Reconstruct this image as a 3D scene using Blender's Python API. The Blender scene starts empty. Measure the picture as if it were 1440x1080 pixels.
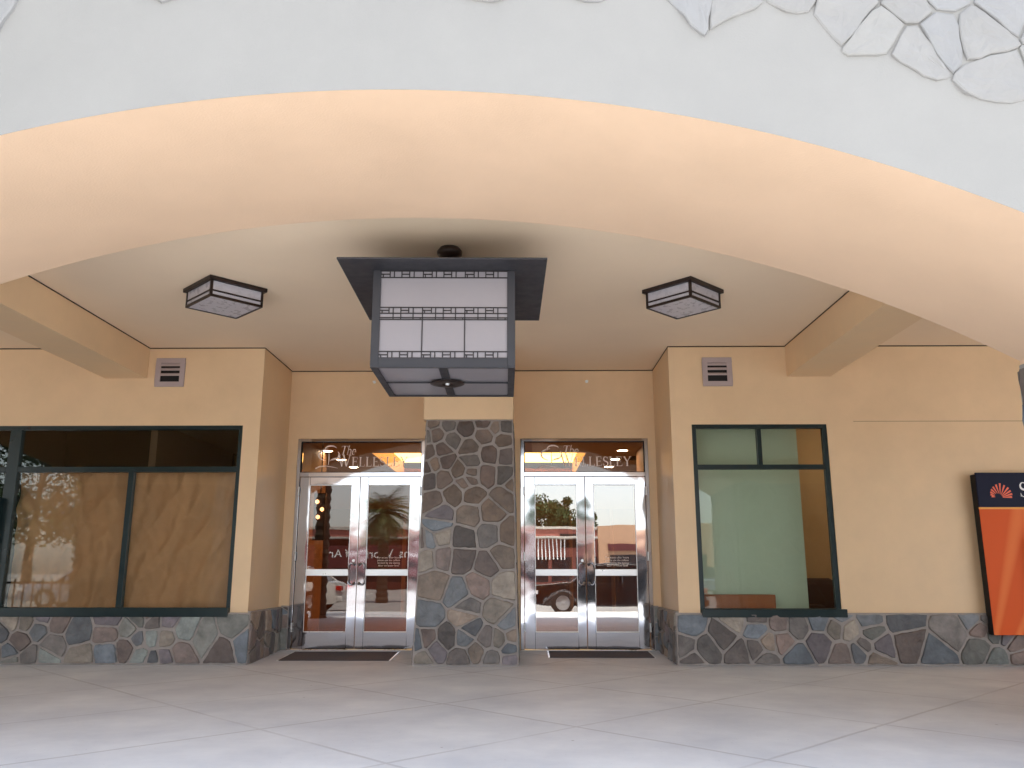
import bpy, bmesh, math, random
from mathutils import Vector, Matrix, noise
from math import radians as R, sin, cos, pi, sqrt, tan
sc = bpy.context.scene
# ------------------------------------------------------------------ camera, sky, sun, exposure
cam_d = bpy.data.cameras.new('camera'); cam = bpy.data.objects.new('camera', cam_d)
sc.collection.objects.link(cam); sc.camera = cam
cam_d.sensor_width = 36.0; cam_d.lens = 1180/1440*36.0; cam_d.clip_end = 2000
cam.location = (0, 0, 1.1)
cam.rotation_euler = (R(90+12.56), 0, R(0.73))
SUN_EL, SUN_AZ = 72.0, 12.0          # azimuth from +Y towards +X: behind the building
w = bpy.data.worlds.new('World'); sc.world = w; w.use_nodes = True
nt = w.node_tree; bg = nt.nodes['Background']
sky = nt.nodes.new('ShaderNodeTexSky'); sky.sky_type = 'NISHITA'; sky.sun_disc = False
sky.sun_elevation = R(SUN_EL); sky.sun_rotation = R(SUN_AZ); sky.air_density = 1.0; sky.dust_density = 1.5
hs = nt.nodes.new('ShaderNodeHueSaturation'); hs.inputs['Saturation'].default_value = .36
nt.links.new(sky.outputs[0], hs.inputs['Color']); nt.links.new(hs.outputs[0], bg.inputs[0]); bg.inputs[1].default_value = 0.15
sl = bpy.data.lights.new('sun', 'SUN'); sl.energy = 3.6; sl.angle = R(0.5); sl.color = (1.0, 0.95, 0.86)
so = bpy.data.objects.new('sun', sl); sc.collection.objects.link(so)
so.rotation_euler = (-R(90-SUN_EL), 0, -R(SUN_AZ))
sc.view_settings.view_transform = 'Standard'; sc.view_settings.look = 'None'
sc.view_settings.gamma = 1.0; sc.view_settings.exposure = 2.2
sc.cycles.max_bounces = 10; sc.cycles.diffuse_bounces = 6; sc.cycles.glossy_bounces = 5
sc.cycles.transmission_bounces = 8; sc.cycles.transparent_max_bounces = 12
sc.cycles.sample_clamp_indirect = 6.0
# ------------------------------------------------------------------ helpers
COL = sc.collection
def lin(r, g, b):
    f = lambda c: (c/255/12.92 if c/255 <= .04045 else ((c/255+.055)/1.055)**2.4)
    return (f(r), f(g), f(b), 1)
class MB:
    def __init__(s): s.v=[]; s.f=[]; s.m=[]; s.c=None
    def face(s, pts, m=0, col=None):
        n=len(s.v); s.v += [tuple(p) for p in pts]; s.f.append(tuple(range(n,n+len(pts)))); s.m.append(m)
        if col is not None:
            if s.c is None: s.c=[]
            s.c += [col]*len(pts)
    def box(s, x0,x1,y0,y1,z0,z1, m=0):
        n=len(s.v)
        s.v += [(x,y,z) for z in (z0,z1) for y in (y0,y1) for x in (x0,x1)]
        for q in ((0,2,3,1),(4,5,7,6),(0,1,5,4),(2,6,7,3),(0,4,6,2),(1,3,7,5)):
            s.f.append(tuple(n+i for i in q)); s.m.append(m)
        return s
    def grid(s, P, m=0, close_u=False, close_v=False):
        n=len(s.v); U=len(P); V=len(P[0])
        for row in P: s.v += [tuple(p) for p in row]
        for i in range(U if close_u else U-1):
            for j in range(V if close_v else V-1):
                a=n+i*V+j; b=n+i*V+(j+1)%V; c=n+((i+1)%U)*V+(j+1)%V; d=n+((i+1)%U)*V+j
                s.f.append((a,b,c,d)); s.m.append(m)
        return s
    def tube(s, pts, r, k=8, m=0, cap=True):
        pts=[Vector(p) for p in pts]; rr = r if isinstance(r,(list,tuple)) else [r]*len(pts)
        rows=[]; ref=None
        for i,p in enumerate(pts):
            t=(pts[min(i+1,len(pts)-1)]-pts[max(i-1,0)]).normalized()
            if ref is None: ref = Vector((0,0,1)) if abs(t.z)<.9 else Vector((1,0,0))
            a=t.cross(ref).normalized(); b=t.cross(a).normalized(); ref=-b if False else ref
            rows.append([p+a*(cos(2*pi*j/k)*rr[i])+b*(sin(2*pi*j/k)*rr[i]) for j in range(k)])
        n=len(s.v); s.grid(rows, m, close_v=True)
        if cap:
            s.f.append(tuple(n+j for j in range(k))); s.m.append(m)
            s.f.append(tuple(n+(len(rows)-1)*k+j for j in reversed(range(k)))); s.m.append(m)
        return s
    def lathe(s, prof, c=(0,0,0), k=24, m=0, axis='z'):
        rows=[]
        for r,h in prof:
            row=[]
            for j in range(k):
                a=2*pi*j/k; x,y=r*cos(a),r*sin(a)
                row.append((c[0]+x,c[1]+y,c[2]+h) if axis=='z' else ((c[0]+x,c[1]+h,c[2]+y) if axis=='y' else (c[0]+h,c[1]+x,c[2]+y)))
            rows.append(row)
        s.grid(rows,m,close_v=True); return s
    def build(s, name, mats, parent=None, smooth=False, bevel=0, loc=None):
        me=bpy.data.meshes.new(name); me.from_pydata(s.v,[],s.f)
        if not isinstance(mats,(list,tuple)): mats=[mats]
        for mm in mats: me.materials.append(mm)
        me.polygons.foreach_set('material_index', s.m)
        if s.c:
            ca=me.color_attributes.new('Col','FLOAT_COLOR','CORNER')
            flat=[x for c in s.c for x in (c[0],c[1],c[2],1.0)]
            if len(s.c)==len(me.loops): ca.data.foreach_set('color', flat)
        bm=bmesh.new(); bm.from_mesh(me); bmesh.ops.remove_doubles(bm, verts=bm.verts, dist=1e-5)
        if not s.c: bmesh.ops.recalc_face_normals(bm, faces=bm.faces)
        bm.to_mesh(me); bm.free()
        if smooth:
            me.polygons.foreach_set('use_smooth',[True]*len(me.polygons))
        o=bpy.data.objects.new(name, me); COL.objects.link(o)
        if smooth == 'auto':
            for e in me.edges: pass
            me.set_sharp_from_angle(angle=R(40))
        if bevel:
            b=o.modifiers.new('bevel','BEVEL'); b.width=bevel; b.segments=2; b.limit_method='ANGLE'; b.angle_limit=R(40)
        if parent:
            o.parent=parent; o.matrix_parent_inverse=parent.matrix_basis.inverted()
        if loc: o.location=loc
        return o
def tag(o, label, cat, group=None, kind=None):
    if label: o['label']=label
    if cat: o['category']=cat
    if group: o['group']=group
    if kind: o['kind']=kind
    return o
def thing(name, label, cat, loc=(0,0,0), rz=0, group=None):
    o=bpy.data.objects.new(name,None); COL.objects.link(o); o.empty_display_size=.1
    o.location=loc; o.rotation_euler=(0,0,rz); return tag(o,label,cat,group)
def lpart(o, bm, name, mat, **k):
    """part built in local coordinates of thing o"""
    p=bm.build(name,mat,None,**k); p.parent=o; return p
def dup(root, loc, rz, label, **props):
    def cp(o,par):
        c=o.copy(); COL.objects.link(c)
        if par: c.parent=par
        for ch in o.children: cp(ch,c)
        return c
    r=cp(root,None); r.location=loc; r.rotation_euler=(0,0,rz); r['label']=label
    for k,v in props.items(): r[k]=v
    return r
# ------------------------------------------------------------------ materials
def mat(name, color, rough=.6, metal=0, var=0.0, vscale=4, bump=0.0, bscale=60, spec=.5, attr=False, mottle=None, bdist=.01, coat=0, bdet=6):
    m=bpy.data.materials.new(name); m.use_nodes=True; n=m.node_tree; b=n.nodes['Principled BSDF']; L=n.links
    b.inputs['Roughness'].default_value=rough; b.inputs['Metallic'].default_value=metal
    b.inputs['Specular IOR Level'].default_value=spec; b.inputs['Coat Weight'].default_value=coat
    c=color if len(color)==4 else (*color,1)
    b.inputs['Base Color'].default_value=c
    tc=n.nodes.new('ShaderNodeTexCoord')
    out=None
    if attr:
        a=n.nodes.new('ShaderNodeVertexColor'); a.layer_name='Col'; out=a.outputs[0]
    if var>0:
        nz=n.nodes.new('ShaderNodeTexNoise'); nz.inputs['Scale'].default_value=vscale; nz.inputs['Detail'].default_value=8; nz.inputs['Roughness'].default_value=.62
        L.new(tc.outputs['Object'], nz.inputs['Vector'])
        mr=n.nodes.new('ShaderNodeMapRange'); mr.inputs[1].default_value=.28; mr.inputs[2].default_value=.72
        mr.inputs[3].default_value=1-var; mr.inputs[4].default_value=1+var
        L.new(nz.outputs['Fac'], mr.inputs[0])
        mx=n.nodes.new('ShaderNodeMix'); mx.data_type='RGBA'; mx.blend_type='MULTIPLY'; mx.inputs[0].default_value=1
        if out: L.new(out,mx.inputs[6])
        else: mx.inputs[6].default_value=c
        cb=n.nodes.new('ShaderNodeCombineColor')
        for i in range(3): L.new(mr.outputs[0], cb.inputs[i])
        L.new(cb.outputs[0], mx.inputs[7]); out=mx.outputs[2]
        rr=n.nodes.new('ShaderNodeMapRange'); rr.inputs[1].default_value=.3; rr.inputs[2].default_value=.7
        rr.inputs[3].default_value=max(0,rough-.08); rr.inputs[4].default_value=min(1,rough+.08)
        L.new(nz.outputs['Fac'], rr.inputs[0]); L.new(rr.outputs[0], b.inputs['Roughness'])
    if out: L.new(out,b.inputs['Base Color'])
    if bump>0:
        nb=n.nodes.new('ShaderNodeTexNoise'); nb.inputs['Scale'].default_value=bscale; nb.inputs['Detail'].default_value=bdet
        L.new(tc.outputs['Object'], nb.inputs['Vector'])
        bp=n.nodes.new('ShaderNodeBump'); bp.inputs['Strength'].default_value=bump; bp.inputs['Distance'].default_value=bdist
        L.new(nb.outputs['Fac'], bp.inputs['Height']); L.new(bp.outputs[0], b.inputs['Normal'])
    return m
def emis(name, color, strength):
    m=bpy.data.materials.new(name); m.use_nodes=True; n=m.node_tree; b=n.nodes['Principled BSDF']
    b.inputs['Base Color'].default_value=(*color[:3],1); b.inputs['Emission Color'].default_value=(*color[:3],1)
    b.inputs['Emission Strength'].default_value=strength; return m
def glass(name, tint, refl, rough=0.0, wave=0.0):
    m=bpy.data.materials.new(name); m.use_nodes=True; n=m.node_tree; L=n.links
    n.nodes.remove(n.nodes['Principled BSDF']); o=n.nodes['Material Output']
    t=n.nodes.new('ShaderNodeBsdfTransparent'); t.inputs[0].default_value=(*tint,1)
    g=n.nodes.new('ShaderNodeBsdfGlossy'); g.inputs['Roughness'].default_value=rough; g.inputs[0].default_value=(.93,.97,.97,1)
    lw=n.nodes.new('ShaderNodeLayerWeight'); lw.inputs[0].default_value=.35
    mr=n.nodes.new('ShaderNodeMapRange'); mr.inputs[3].default_value=refl; mr.inputs[4].default_value=min(1,refl+.6)
    L.new(lw.outputs['Fresnel'], mr.inputs[0]); mr.inputs[1].default_value=.06; mr.inputs[2].default_value=1
    mx=n.nodes.new('ShaderNodeMixShader'); L.new(mr.outputs[0],mx.inputs[0]); L.new(t.outputs[0],mx.inputs[1]); L.new(g.outputs[0],mx.inputs[2])
    L.new(mx.outputs[0], o.inputs[0])
    if wave:
        tc=n.nodes.new('ShaderNodeTexCoord'); nz=n.nodes.new('ShaderNodeTexNoise'); nz.inputs['Scale'].default_value=1.3
        bp=n.nodes.new('ShaderNodeBump'); bp.inputs['Distance'].default_value=wave; bp.inputs['Strength'].default_value=1
        L.new(tc.outputs['Object'],nz.inputs[0]); L.new(nz.outputs[0],bp.inputs['Height']); L.new(bp.outputs[0],g.inputs['Normal'])
    return m
M={}
M['peach']=mat('peach_paint', lin(229,198,158), .45, var=.055, vscale=1.7, bump=.2, bscale=90)
M['peach_soffit']=mat('peach_soffit_paint', lin(226,194,163), .6, var=.04, vscale=1.6, bump=.2, bscale=70)
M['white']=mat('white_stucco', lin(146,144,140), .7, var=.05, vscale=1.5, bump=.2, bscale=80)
M['whitestone']=mat('white_painted_stone', lin(205,210,214), .6, var=.07, vscale=5, bump=.6, bscale=7, bdist=.02, attr=True)
M['ceil']=mat('ceiling_paint', lin(242,219,190), .7, var=.035, vscale=.8, bump=.08, bscale=70)
M['gap']=mat('dark_reveal', lin(58,36,26), .8)
M['stone']=mat('flagstone', (.2,.2,.2), .6, var=.38, vscale=7, bump=.5, bscale=22, bdist=.012, attr=True)
M['mortar']=mat('mortar', lin(160,152,146), .85, var=.12, vscale=14, bump=.5, bscale=60)
M['mortar_grey']=mat('pier_mortar', lin(150,148,146), .85, var=.12, vscale=14, bump=.4, bscale=60)
M['teal']=mat('dark_teal_frame', lin(13,36,38), .35, var=.12, vscale=8)
M['bronze']=mat('dark_bronze', lin(46,34,30), .42, metal=.35, var=.1, vscale=10)
M['lantern']=mat('grey_black_metal', lin(50,50,55), .5, metal=.2, var=.08, vscale=9)
M['lattice']=mat('black_cames', lin(30,24,26), .5)
M['frost']=mat('frosted_glass', lin(140,135,139), .35, var=.03, vscale=2, bump=.04, bscale=30)
M['alab']=mat('streaked_lamp_glass', lin(186,184,192), .3, var=.025, vscale=14)
M['vent']=mat('vent_metal', lin(176,160,158), .5, var=.04)
M['black']=mat('black', lin(12,10,10), .7)
M['chrome']=mat('polished_steel', (.52,.52,.55), .06, metal=1, bump=.30, bscale=3.2, bdist=.012, bdet=.6)
M['steel_dull']=mat('brushed_steel', (.86,.88,.88), .32, metal=.55, var=.04)
M['glass']=glass('door_glass', (.72,.60,.52), .24, wave=.0006)
M['glass_l']=glass('tinted_door_glass', (.66,.52,.44), .075, wave=.0006)
M['glass_t']=glass('transom_glass', (.88,.80,.72), .05)
M['glass_w']=glass('window_glass', (.94,.96,.93), .035)
M['rubber']=mat('mat_rubber', lin(84,82,88), .85, var=.25, vscale=40, bump=.6, bscale=200)
M['kraft']=mat('kraft_paper', lin(194,146,108), .75, var=.12, vscale=2.2, bump=.6, bscale=3.0, bdist=.03)
M['etched']=mat('etched_film', lin(246,230,220), .8)
M['green']=mat('green_wall', lin(196,210,190), .7, var=.02)
M['tan']=mat('tan_wall', lin(206,172,126), .7, var=.04)
M['lobby']=mat('lobby_wall', lin(140,108,82), .6, var=.05)
M['lobbyfl']=mat('lobby_floor', lin(104,76,62), .35, var=.15, vscale=3)
M['lobbyc']=mat('lobby_ceiling', lin(150,128,104), .7)
M['wood']=mat('brown_wood', lin(80,52,38), .4, var=.25, vscale=6)
M['tray']=emis('cove_glow', (1.0,.60,.17), 2.0)
M['down']=emis('downlight_glow', (1.0,.84,.64), 17)
M['bulb']=emis('bulb_glow', (1.0,.66,.36), 2.2)
M['dark']=mat('dark_room', lin(30,24,20), .9)
M['navy']=mat('navy_panel', lin(6,12,44), .5, spec=.2)
M['yel']=mat('yellow_line', lin(240,160,50), .4)
M['orangelogo']=mat('orange_logo', lin(236,98,56), .4)
M['wlet']=mat('white_letter', lin(240,240,240), .4)
M['dkgrey']=mat('machine_grey', lin(52,54,60), .4, var=.05)
M['card']=mat('cardboard', lin(165,100,66), .8, var=.08)
M['asphalt']=mat('asphalt', (.26,.255,.25,1), .9, var=.22, vscale=2.5, bump=.4, bscale=120)
M['kerb']=mat('kerb_concrete', lin(178,174,168), .85, var=.1, vscale=6)
M['line']=mat('line_paint', lin(230,230,225), .7, var=.1)
M['shopwall']=mat('shop_wall', lin(150,92,84), .8, var=.05, vscale=1)
M['shopwall2']=mat('shop_cream', lin(178,142,116), .8, var=.05, vscale=1)
M['maroon']=mat('maroon_awning', lin(84,32,36), .7)
M['shopglass']=mat('shop_glass', lin(40,44,50), .08, spec=.8)
M['grass']=mat('lawn_green', lin(84,104,48), .9, var=.3, vscale=8)
M['leaf']=mat('leaf', (.05,.085,.028,1), .6, var=.45, vscale=1.6)
M['leafo']=mat('olive_leaf', (.10,.12,.035,1), .6, var=.45, vscale=1.6)
M['bark']=mat('bark', lin(96,80,64), .9, var=.4, vscale=12, bump=.8, bscale=18, bdist=.03)
M['frond']=mat('palm_frond', (.10,.13,.045,1), .5, var=.3, vscale=3)
M['tyre']=mat('tyre', lin(24,24,24), .85)
M['rim']=mat('rim', (.6,.6,.62,1), .3, metal=.9)
M['carglass']=mat('car_glass', lin(18,22,26), .05, spec=.8)
M['carblack']=mat('black_car_paint', lin(14,14,18), .15, coat=1)
M['carwhite']=mat('white_car_paint', lin(214,212,208), .2, coat=1)
M['carsilver']=mat('silver_car_paint', lin(140,146,160), .25, metal=.5, coat=1)
M['redlamp']=mat('red_lamp', lin(190,30,22), .2)
M['clearlamp']=mat('clear_lamp', lin(220,220,225), .15)
M['iron']=mat('black_iron', lin(26,26,28), .5)
M['shadecloth']=mat('brown_chair', lin(70,44,36), .7)

# concrete with scored diagonal joints
def concrete():
    m=bpy.data.materials.new('porch_concrete'); m.use_nodes=True; n=m.node_tree; L=n.links; b=n.nodes['Principled BSDF']
    tc=n.nodes.new('ShaderNodeTexCoord'); sx=n.nodes.new('ShaderNodeSeparateXYZ'); L.new(tc.outputs['Object'],sx.inputs[0])
    def mth(op,a,bv=None,c=None):
        q=n.nodes.new('ShaderNodeMath'); q.operation=op
        for i,x in enumerate((a,bv,c)):
            if x is None: continue
            if isinstance(x,(int,float)): q.inputs[i].default_value=x
            else: L.new(x,q.inputs[i])
        return q.outputs[0]
    wob=n.nodes.new('ShaderNodeTexNoise'); wob.inputs['Scale'].default_value=1.6; L.new(tc.outputs['Object'],wob.inputs[0])
    wb=mth('MULTIPLY_ADD',wob.outputs['Fac'],.05,-.025)
    def lines(v,off,per,width):
        a=mth('ADD',v,wb); a=mth('SUBTRACT',a,off); a=mth('DIVIDE',a,per); a=mth('ADD',a,.5); a=mth('FRACT',a)
        a=mth('SUBTRACT',a,.5); a=mth('ABSOLUTE',a); a=mth('MULTIPLY',a,per)
        mr=n.nodes.new('ShaderNodeMapRange'); mr.inputs[1].default_value=0; mr.inputs[2].default_value=width
        mr.inputs[3].default_value=1; mr.inputs[4].default_value=0; L.new(a,mr.inputs[0]); return mr.outputs[0]
    p=mth('ADD',sx.outputs[0],sx.outputs[1]); q=mth('SUBTRACT',sx.outputs[1],sx.outputs[0])
    g=mth('MAXIMUM',lines(p,6.85,2.38,.03),lines(q,8.22,2.14,.03))
    fade=n.nodes.new('ShaderNodeTexNoise'); fade.inputs['Scale'].default_value=.7; L.new(tc.outputs['Object'],fade.inputs[0])
    fr=n.nodes.new('ShaderNodeMapRange'); fr.inputs[1].default_value=.35; fr.inputs[2].default_value=.6; fr.inputs[3].default_value=.35; fr.inputs[4].default_value=1; L.new(fade.outputs[0],fr.inputs[0])
    g=mth('MULTIPLY',g,fr.outputs[0])
    g=mth('MAXIMUM',g,mth('MAXIMUM',lines(p,6.85,90,.028),lines(q,8.22,90,.028)))
    nz=n.nodes.new('ShaderNodeTexNoise'); nz.inputs['Scale'].default_value=1.1; nz.inputs['Detail'].default_value=9; nz.inputs['Roughness'].default_value=.65; L.new(tc.outputs['Object'],nz.inputs[0])
    rp=n.nodes.new('ShaderNodeValToRGB'); e=rp.color_ramp.elements
    e[0].position=.3; e[0].color=lin(194,199,207); e[1].position=.7; e[1].color=lin(222,226,230)
    L.new(nz.outputs[0],rp.inputs[0])
    sp=n.nodes.new('ShaderNodeTexVoronoi'); sp.inputs['Scale'].default_value=2.6; L.new(tc.outputs['Object'],sp.inputs[0])
    sr=n.nodes.new('ShaderNodeMapRange'); sr.inputs[1].default_value=.02; sr.inputs[2].default_value=.035; sr.inputs[3].default_value=.55; sr.inputs[4].default_value=0; L.new(sp.outputs['Distance'],sr.inputs[0])
    s2=n.nodes.new('ShaderNodeTexVoronoi'); s2.inputs['Scale'].default_value=11; L.new(tc.outputs['Object'],s2.inputs[0])
    q2=n.nodes.new('ShaderNodeMapRange'); q2.inputs[1].default_value=.03; q2.inputs[2].default_value=.07; q2.inputs[3].default_value=.3; q2.inputs[4].default_value=0; L.new(s2.outputs['Distance'],q2.inputs[0])
    sr_=mth('MAXIMUM',sr.outputs[0],q2.outputs[0])
    dk=mth('MAXIMUM',mth('MULTIPLY',g,.38),sr_)
    mx=n.nodes.new('ShaderNodeMix'); mx.data_type='RGBA'; L.new(dk,mx.inputs[0]); L.new(rp.outputs[0],mx.inputs[6]); mx.inputs[7].default_value=lin(96,88,86)
    L.new(mx.outputs[2],b.inputs['Base Color']); b.inputs['Roughness'].default_value=.62
    fn=n.nodes.new('ShaderNodeTexNoise'); fn.inputs['Scale'].default_value=70; fn.inputs['Detail'].default_value=5; L.new(tc.outputs['Object'],fn.inputs[0])
    h=mth('SUBTRACT',mth('MULTIPLY',fn.outputs[0],.15),g)
    bp=n.nodes.new('ShaderNodeBump'); bp.inputs['Strength'].default_value=.5; bp.inputs['Distance'].default_value=.006; L.new(h,bp.inputs['Height']); L.new(bp.outputs[0],b.inputs['Normal'])
    return m
M['conc']=concrete()
def orange_mat():
    m=bpy.data.materials.new('orange_rays'); m.use_nodes=True; n=m.node_tree; L=n.links; b=n.nodes['Principled BSDF']
    tc=n.nodes.new('ShaderNodeTexCoord'); sx=n.nodes.new('ShaderNodeSeparateXYZ'); L.new(tc.outputs['Object'],sx.inputs[0])
    a1=n.nodes.new('ShaderNodeMath'); a1.operation='SUBTRACT'; L.new(sx.outputs[0],a1.inputs[0]); a1.inputs[1].default_value=-.25
    a2=n.nodes.new('ShaderNodeMath'); a2.operation='SUBTRACT'; L.new(sx.outputs[2],a2.inputs[0]); a2.inputs[1].default_value=-.9
    at=n.nodes.new('ShaderNodeMath'); at.operation='ARCTAN2'; L.new(a2.outputs[0],at.inputs[0]); L.new(a1.outputs[0],at.inputs[1])
    s=n.nodes.new('ShaderNodeMath'); s.operation='MULTIPLY'; L.new(at.outputs[0],s.inputs[0]); s.inputs[1].default_value=26
    sn=n.nodes.new('ShaderNodeMath'); sn.operation='SINE'; L.new(s.outputs[0],sn.inputs[0])
    rp=n.nodes.new('ShaderNodeValToRGB'); e=rp.color_ramp.elements
    e[0].position=.35; e[0].color=lin(218,88,24); e[1].position=1; e[1].color=lin(232,118,56)
    L.new(sn.outputs[0],rp.inputs[0]); L.new(rp.outputs[0],b.inputs['Base Color']); b.inputs['Roughness'].default_value=.5; b.inputs['Specular IOR Level'].default_value=.25
    return m
M['orange']=orange_mat()

# ------------------------------------------------------------------ flagstone generator
PAL=[(100,108,116),(108,102,98),(128,112,98),(108,108,102),(104,96,100),(112,118,114),(92,84,80),(118,100,92),(100,104,108),(130,120,108),(108,94,88),(90,92,96)]
PALB=[(98,82,72),(88,72,64),(106,90,78),(80,70,66),(114,94,78),(96,88,82)]
def clip(poly, px,py,nx,ny):
    out=[]
    for i in range(len(poly)):
        a=poly[i]; b=poly[(i+1)%len(poly)]
        da=(a[0]-px)*nx+(a[1]-py)*ny; db=(b[0]-px)*nx+(b[1]-py)*ny
        if da<=0: out.append(a)
        if da*db<0:
            t=da/(da-db); out.append((a[0]+(b[0]-a[0])*t,a[1]+(b[1]-a[1])*t))
    return out
def area(p): return abs(sum(p[i][0]*p[(i+1)%len(p)][1]-p[(i+1)%len(p)][0]*p[i][1] for i in range(len(p))))/2
def cen(p):
    A=sum(p[i][0]*p[(i+1)%len(p)][1]-p[(i+1)%len(p)][0]*p[i][1] for i in range(len(p)))/2 or 1e-9
    x=sum((p[i][0]+p[(i+1)%len(p)][0])*(p[i][0]*p[(i+1)%len(p)][1]-p[(i+1)%len(p)][0]*p[i][1]) for i in range(len(p)))/(6*A)
    y=sum((p[i][1]+p[(i+1)%len(p)][1])*(p[i][0]*p[(i+1)%len(p)][1]-p[(i+1)%len(p)][0]*p[i][1]) for i in range(len(p)))/(6*A)
    return x,y
def cells(region, n, rng, relax=1):
    xs=[p[0] for p in region]; ys=[p[1] for p in region]
    pts=[(rng.uniform(min(xs),max(xs)),rng.uniform(min(ys),max(ys))) for _ in range(n)]
    for it in range(relax+1):
        cs=[]
        for i,p in enumerate(pts):
            c=list(region)
            near=sorted((q for j,q in enumerate(pts) if j!=i), key=lambda q:(q[0]-p[0])**2+(q[1]-p[1])**2)[:26]
            for q in near:
                c=clip(c,(p[0]+q[0])/2,(p[1]+q[1])/2,q[0]-p[0],q[1]-p[1])
                if len(c)<3: break
            if len(c)>=3 and area(c)>1e-4: cs.append(c)
        if it<relax: pts=[tuple(.5*a+.5*b for a,b in zip(cen(c),cen(c))) for c in cs]
    return cs
def flag(mb, O, U, V, N, region, size, seed, gap=.014, depth=.022, pal=None, keep=None, relax=1, dev=.16, rough=.5, palb=None):
    """stones standing proud of the plane O+uU+vV along N"""
    rng=random.Random(seed); O,U,V,N=map(Vector,(O,U,V,N))
    A=area(region); cs=cells(region, max(3,int(A/(size*size))), rng, relax)
    for c in cs:
        g=cen(c)
        if keep and not all(keep(q) for q in c): continue
        # inset by clipping with shifted edges
        cc=list(c); n=len(c)
        sgn=1 if sum(c[i][0]*c[(i+1)%n][1]-c[(i+1)%n][0]*c[i][1] for i in range(n))>0 else -1
        gg=gap*rng.uniform(.6,1.25)
        for i in range(n):
            a=c[i]; b=c[(i+1)%n]; ex,ey=b[0]-a[0],b[1]-a[1]; l=sqrt(ex*ex+ey*ey)
            if l<1e-5: continue
            nx,ny=sgn*ey/l,-sgn*ex/l
            cc=clip(cc,a[0]-nx*gg,a[1]-ny*gg,nx,ny)
            if len(cc)<3: break
        if len(cc)<3 or area(cc)<.0006: continue
        # drop tiny edges, subdivide, roughen
        q=[]
        for i,p in enumerate(cc):
            b=cc[(i+1)%len(cc)]; l=sqrt((b[0]-p[0])**2+(b[1]-p[1])**2)
            k=max(1,int(l/(size*.2)))
            for j in range(k):
                t=j/k; q.append((p[0]+(b[0]-p[0])*t,p[1]+(b[1]-p[1])*t))
        r=[]
        for i,p in enumerate(q):   # round corners
            a=q[i-1]; b=q[(i+1)%len(q)]
            r.append((p[0]*.78+(a[0]+b[0])*.11+rng.uniform(-1,1)*size*.022, p[1]*.78+(a[1]+b[1])*.11+rng.uniform(-1,1)*size*.022))
        g=cen(r); col=rng.choice((PALB if palb and g[1]>palb+rng.uniform(-.5,.5) else None) or pal or PAL); mg=sum(col)/3; col=tuple((mg+(c-mg)*.82)*1.08+2 for c in col) if not pal else col; k=1+rng.uniform(-dev,dev); col=lin(*[min(255,x*k) for x in col])[:3]
        d=depth*rng.uniform(.7,1.3); tx,ty=rng.uniform(-.02,.02),rng.uniform(-.02,.02)
        def P(p,h): return O+U*p[0]+V*p[1]+N*h
        def ring(s,h): return [P((g[0]+(p[0]-g[0])*s, g[1]+(p[1]-g[1])*s), h+ (tx*(p[0]-g[0])+ty*(p[1]-g[1]) if h>.002 else 0)) for p in r]
        m=len(r); ph=rng.uniform(0,50); am=depth*rough
        def nr(sc_,h):
            o=[]
            for p in r:
                q=(g[0]+(p[0]-g[0])*sc_, g[1]+(p[1]-g[1])*sc_)
                hh=h+(tx*(p[0]-g[0])+ty*(p[1]-g[1]))*sc_+am*(noise.noise((q[0]*9+ph,q[1]*9,ph))+.5*noise.noise((q[0]*24+ph,q[1]*24,ph)))
                o.append(P(q,max(.001,hh)))
            return o
        rs=[ring(1.0,-.004),nr(.985,d*.6),nr(.94,d*.95),nr(.78,d),nr(.55,d),nr(.28,d)]
        for A_,B_ in zip(rs,rs[1:]):
            for i in range(m): mb.face([A_[i],A_[(i+1)%m],B_[(i+1)%m],B_[i]],0,col)
        ctr=P(g,d+am*noise.noise((g[0]*9+ph,g[1]*9,ph)))
        for i in range(m): mb.face([rs[-1][i],rs[-1][(i+1)%m],ctr],0,col)
def rect(a,b,c,d): return [(a,c),(b,c),(b,d),(a,d)]

# ------------------------------------------------------------------ the setting: ground
YF,YB=10.56,11.88
g=MB(); g.box(-300,300,-300,300,-.6,-.14); tag(g.build('parking_lot',M['asphalt']),None,None,kind='structure')
p=MB(); p.box(-30,30,-.2,12.0,-.13,0.0); tag(p.build('pavement',M['conc'],bevel=.01),None,None,kind='structure')
p=MB(); n0=[(-3.30,10.62,.004),(1.85,10.62,.004),(1.85,11.9,.055),(-3.30,11.9,.055)]
p.face(n0); p.face([(-3.30,10.62,.001),(-3.30,11.9,.055),(-3.30,11.9,.001)]); p.face([(1.85,10.62,.001),(1.85,11.9,.001),(1.85,11.9,.055)])
tag(p.build('entrance_ramp',M['conc']),None,None,kind='structure')
k=MB(); k.box(-30,30,-.37,-.201,-.135,.004); tag(k.build('kerb',M['kerb'],bevel=.015),None,None,kind='structure')
ml=MB()
for i in range(-9,10): ml.box(i*2.8-.05,i*2.8+.05,-24.2,-19,-.138,-.136)
tag(ml.build('parking_lines',M['line']),None,None,kind='structure')

# ------------------------------------------------------------------ the building
B=thing('shopping_building','peach stucco shopping building with a deep arched porch and two glass double doors','building',(-.7,11.8,0))
def part(mb,name,m,**k): return mb.build(name,m,B,**k)
CZ=3.95
wl=MB()
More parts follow.
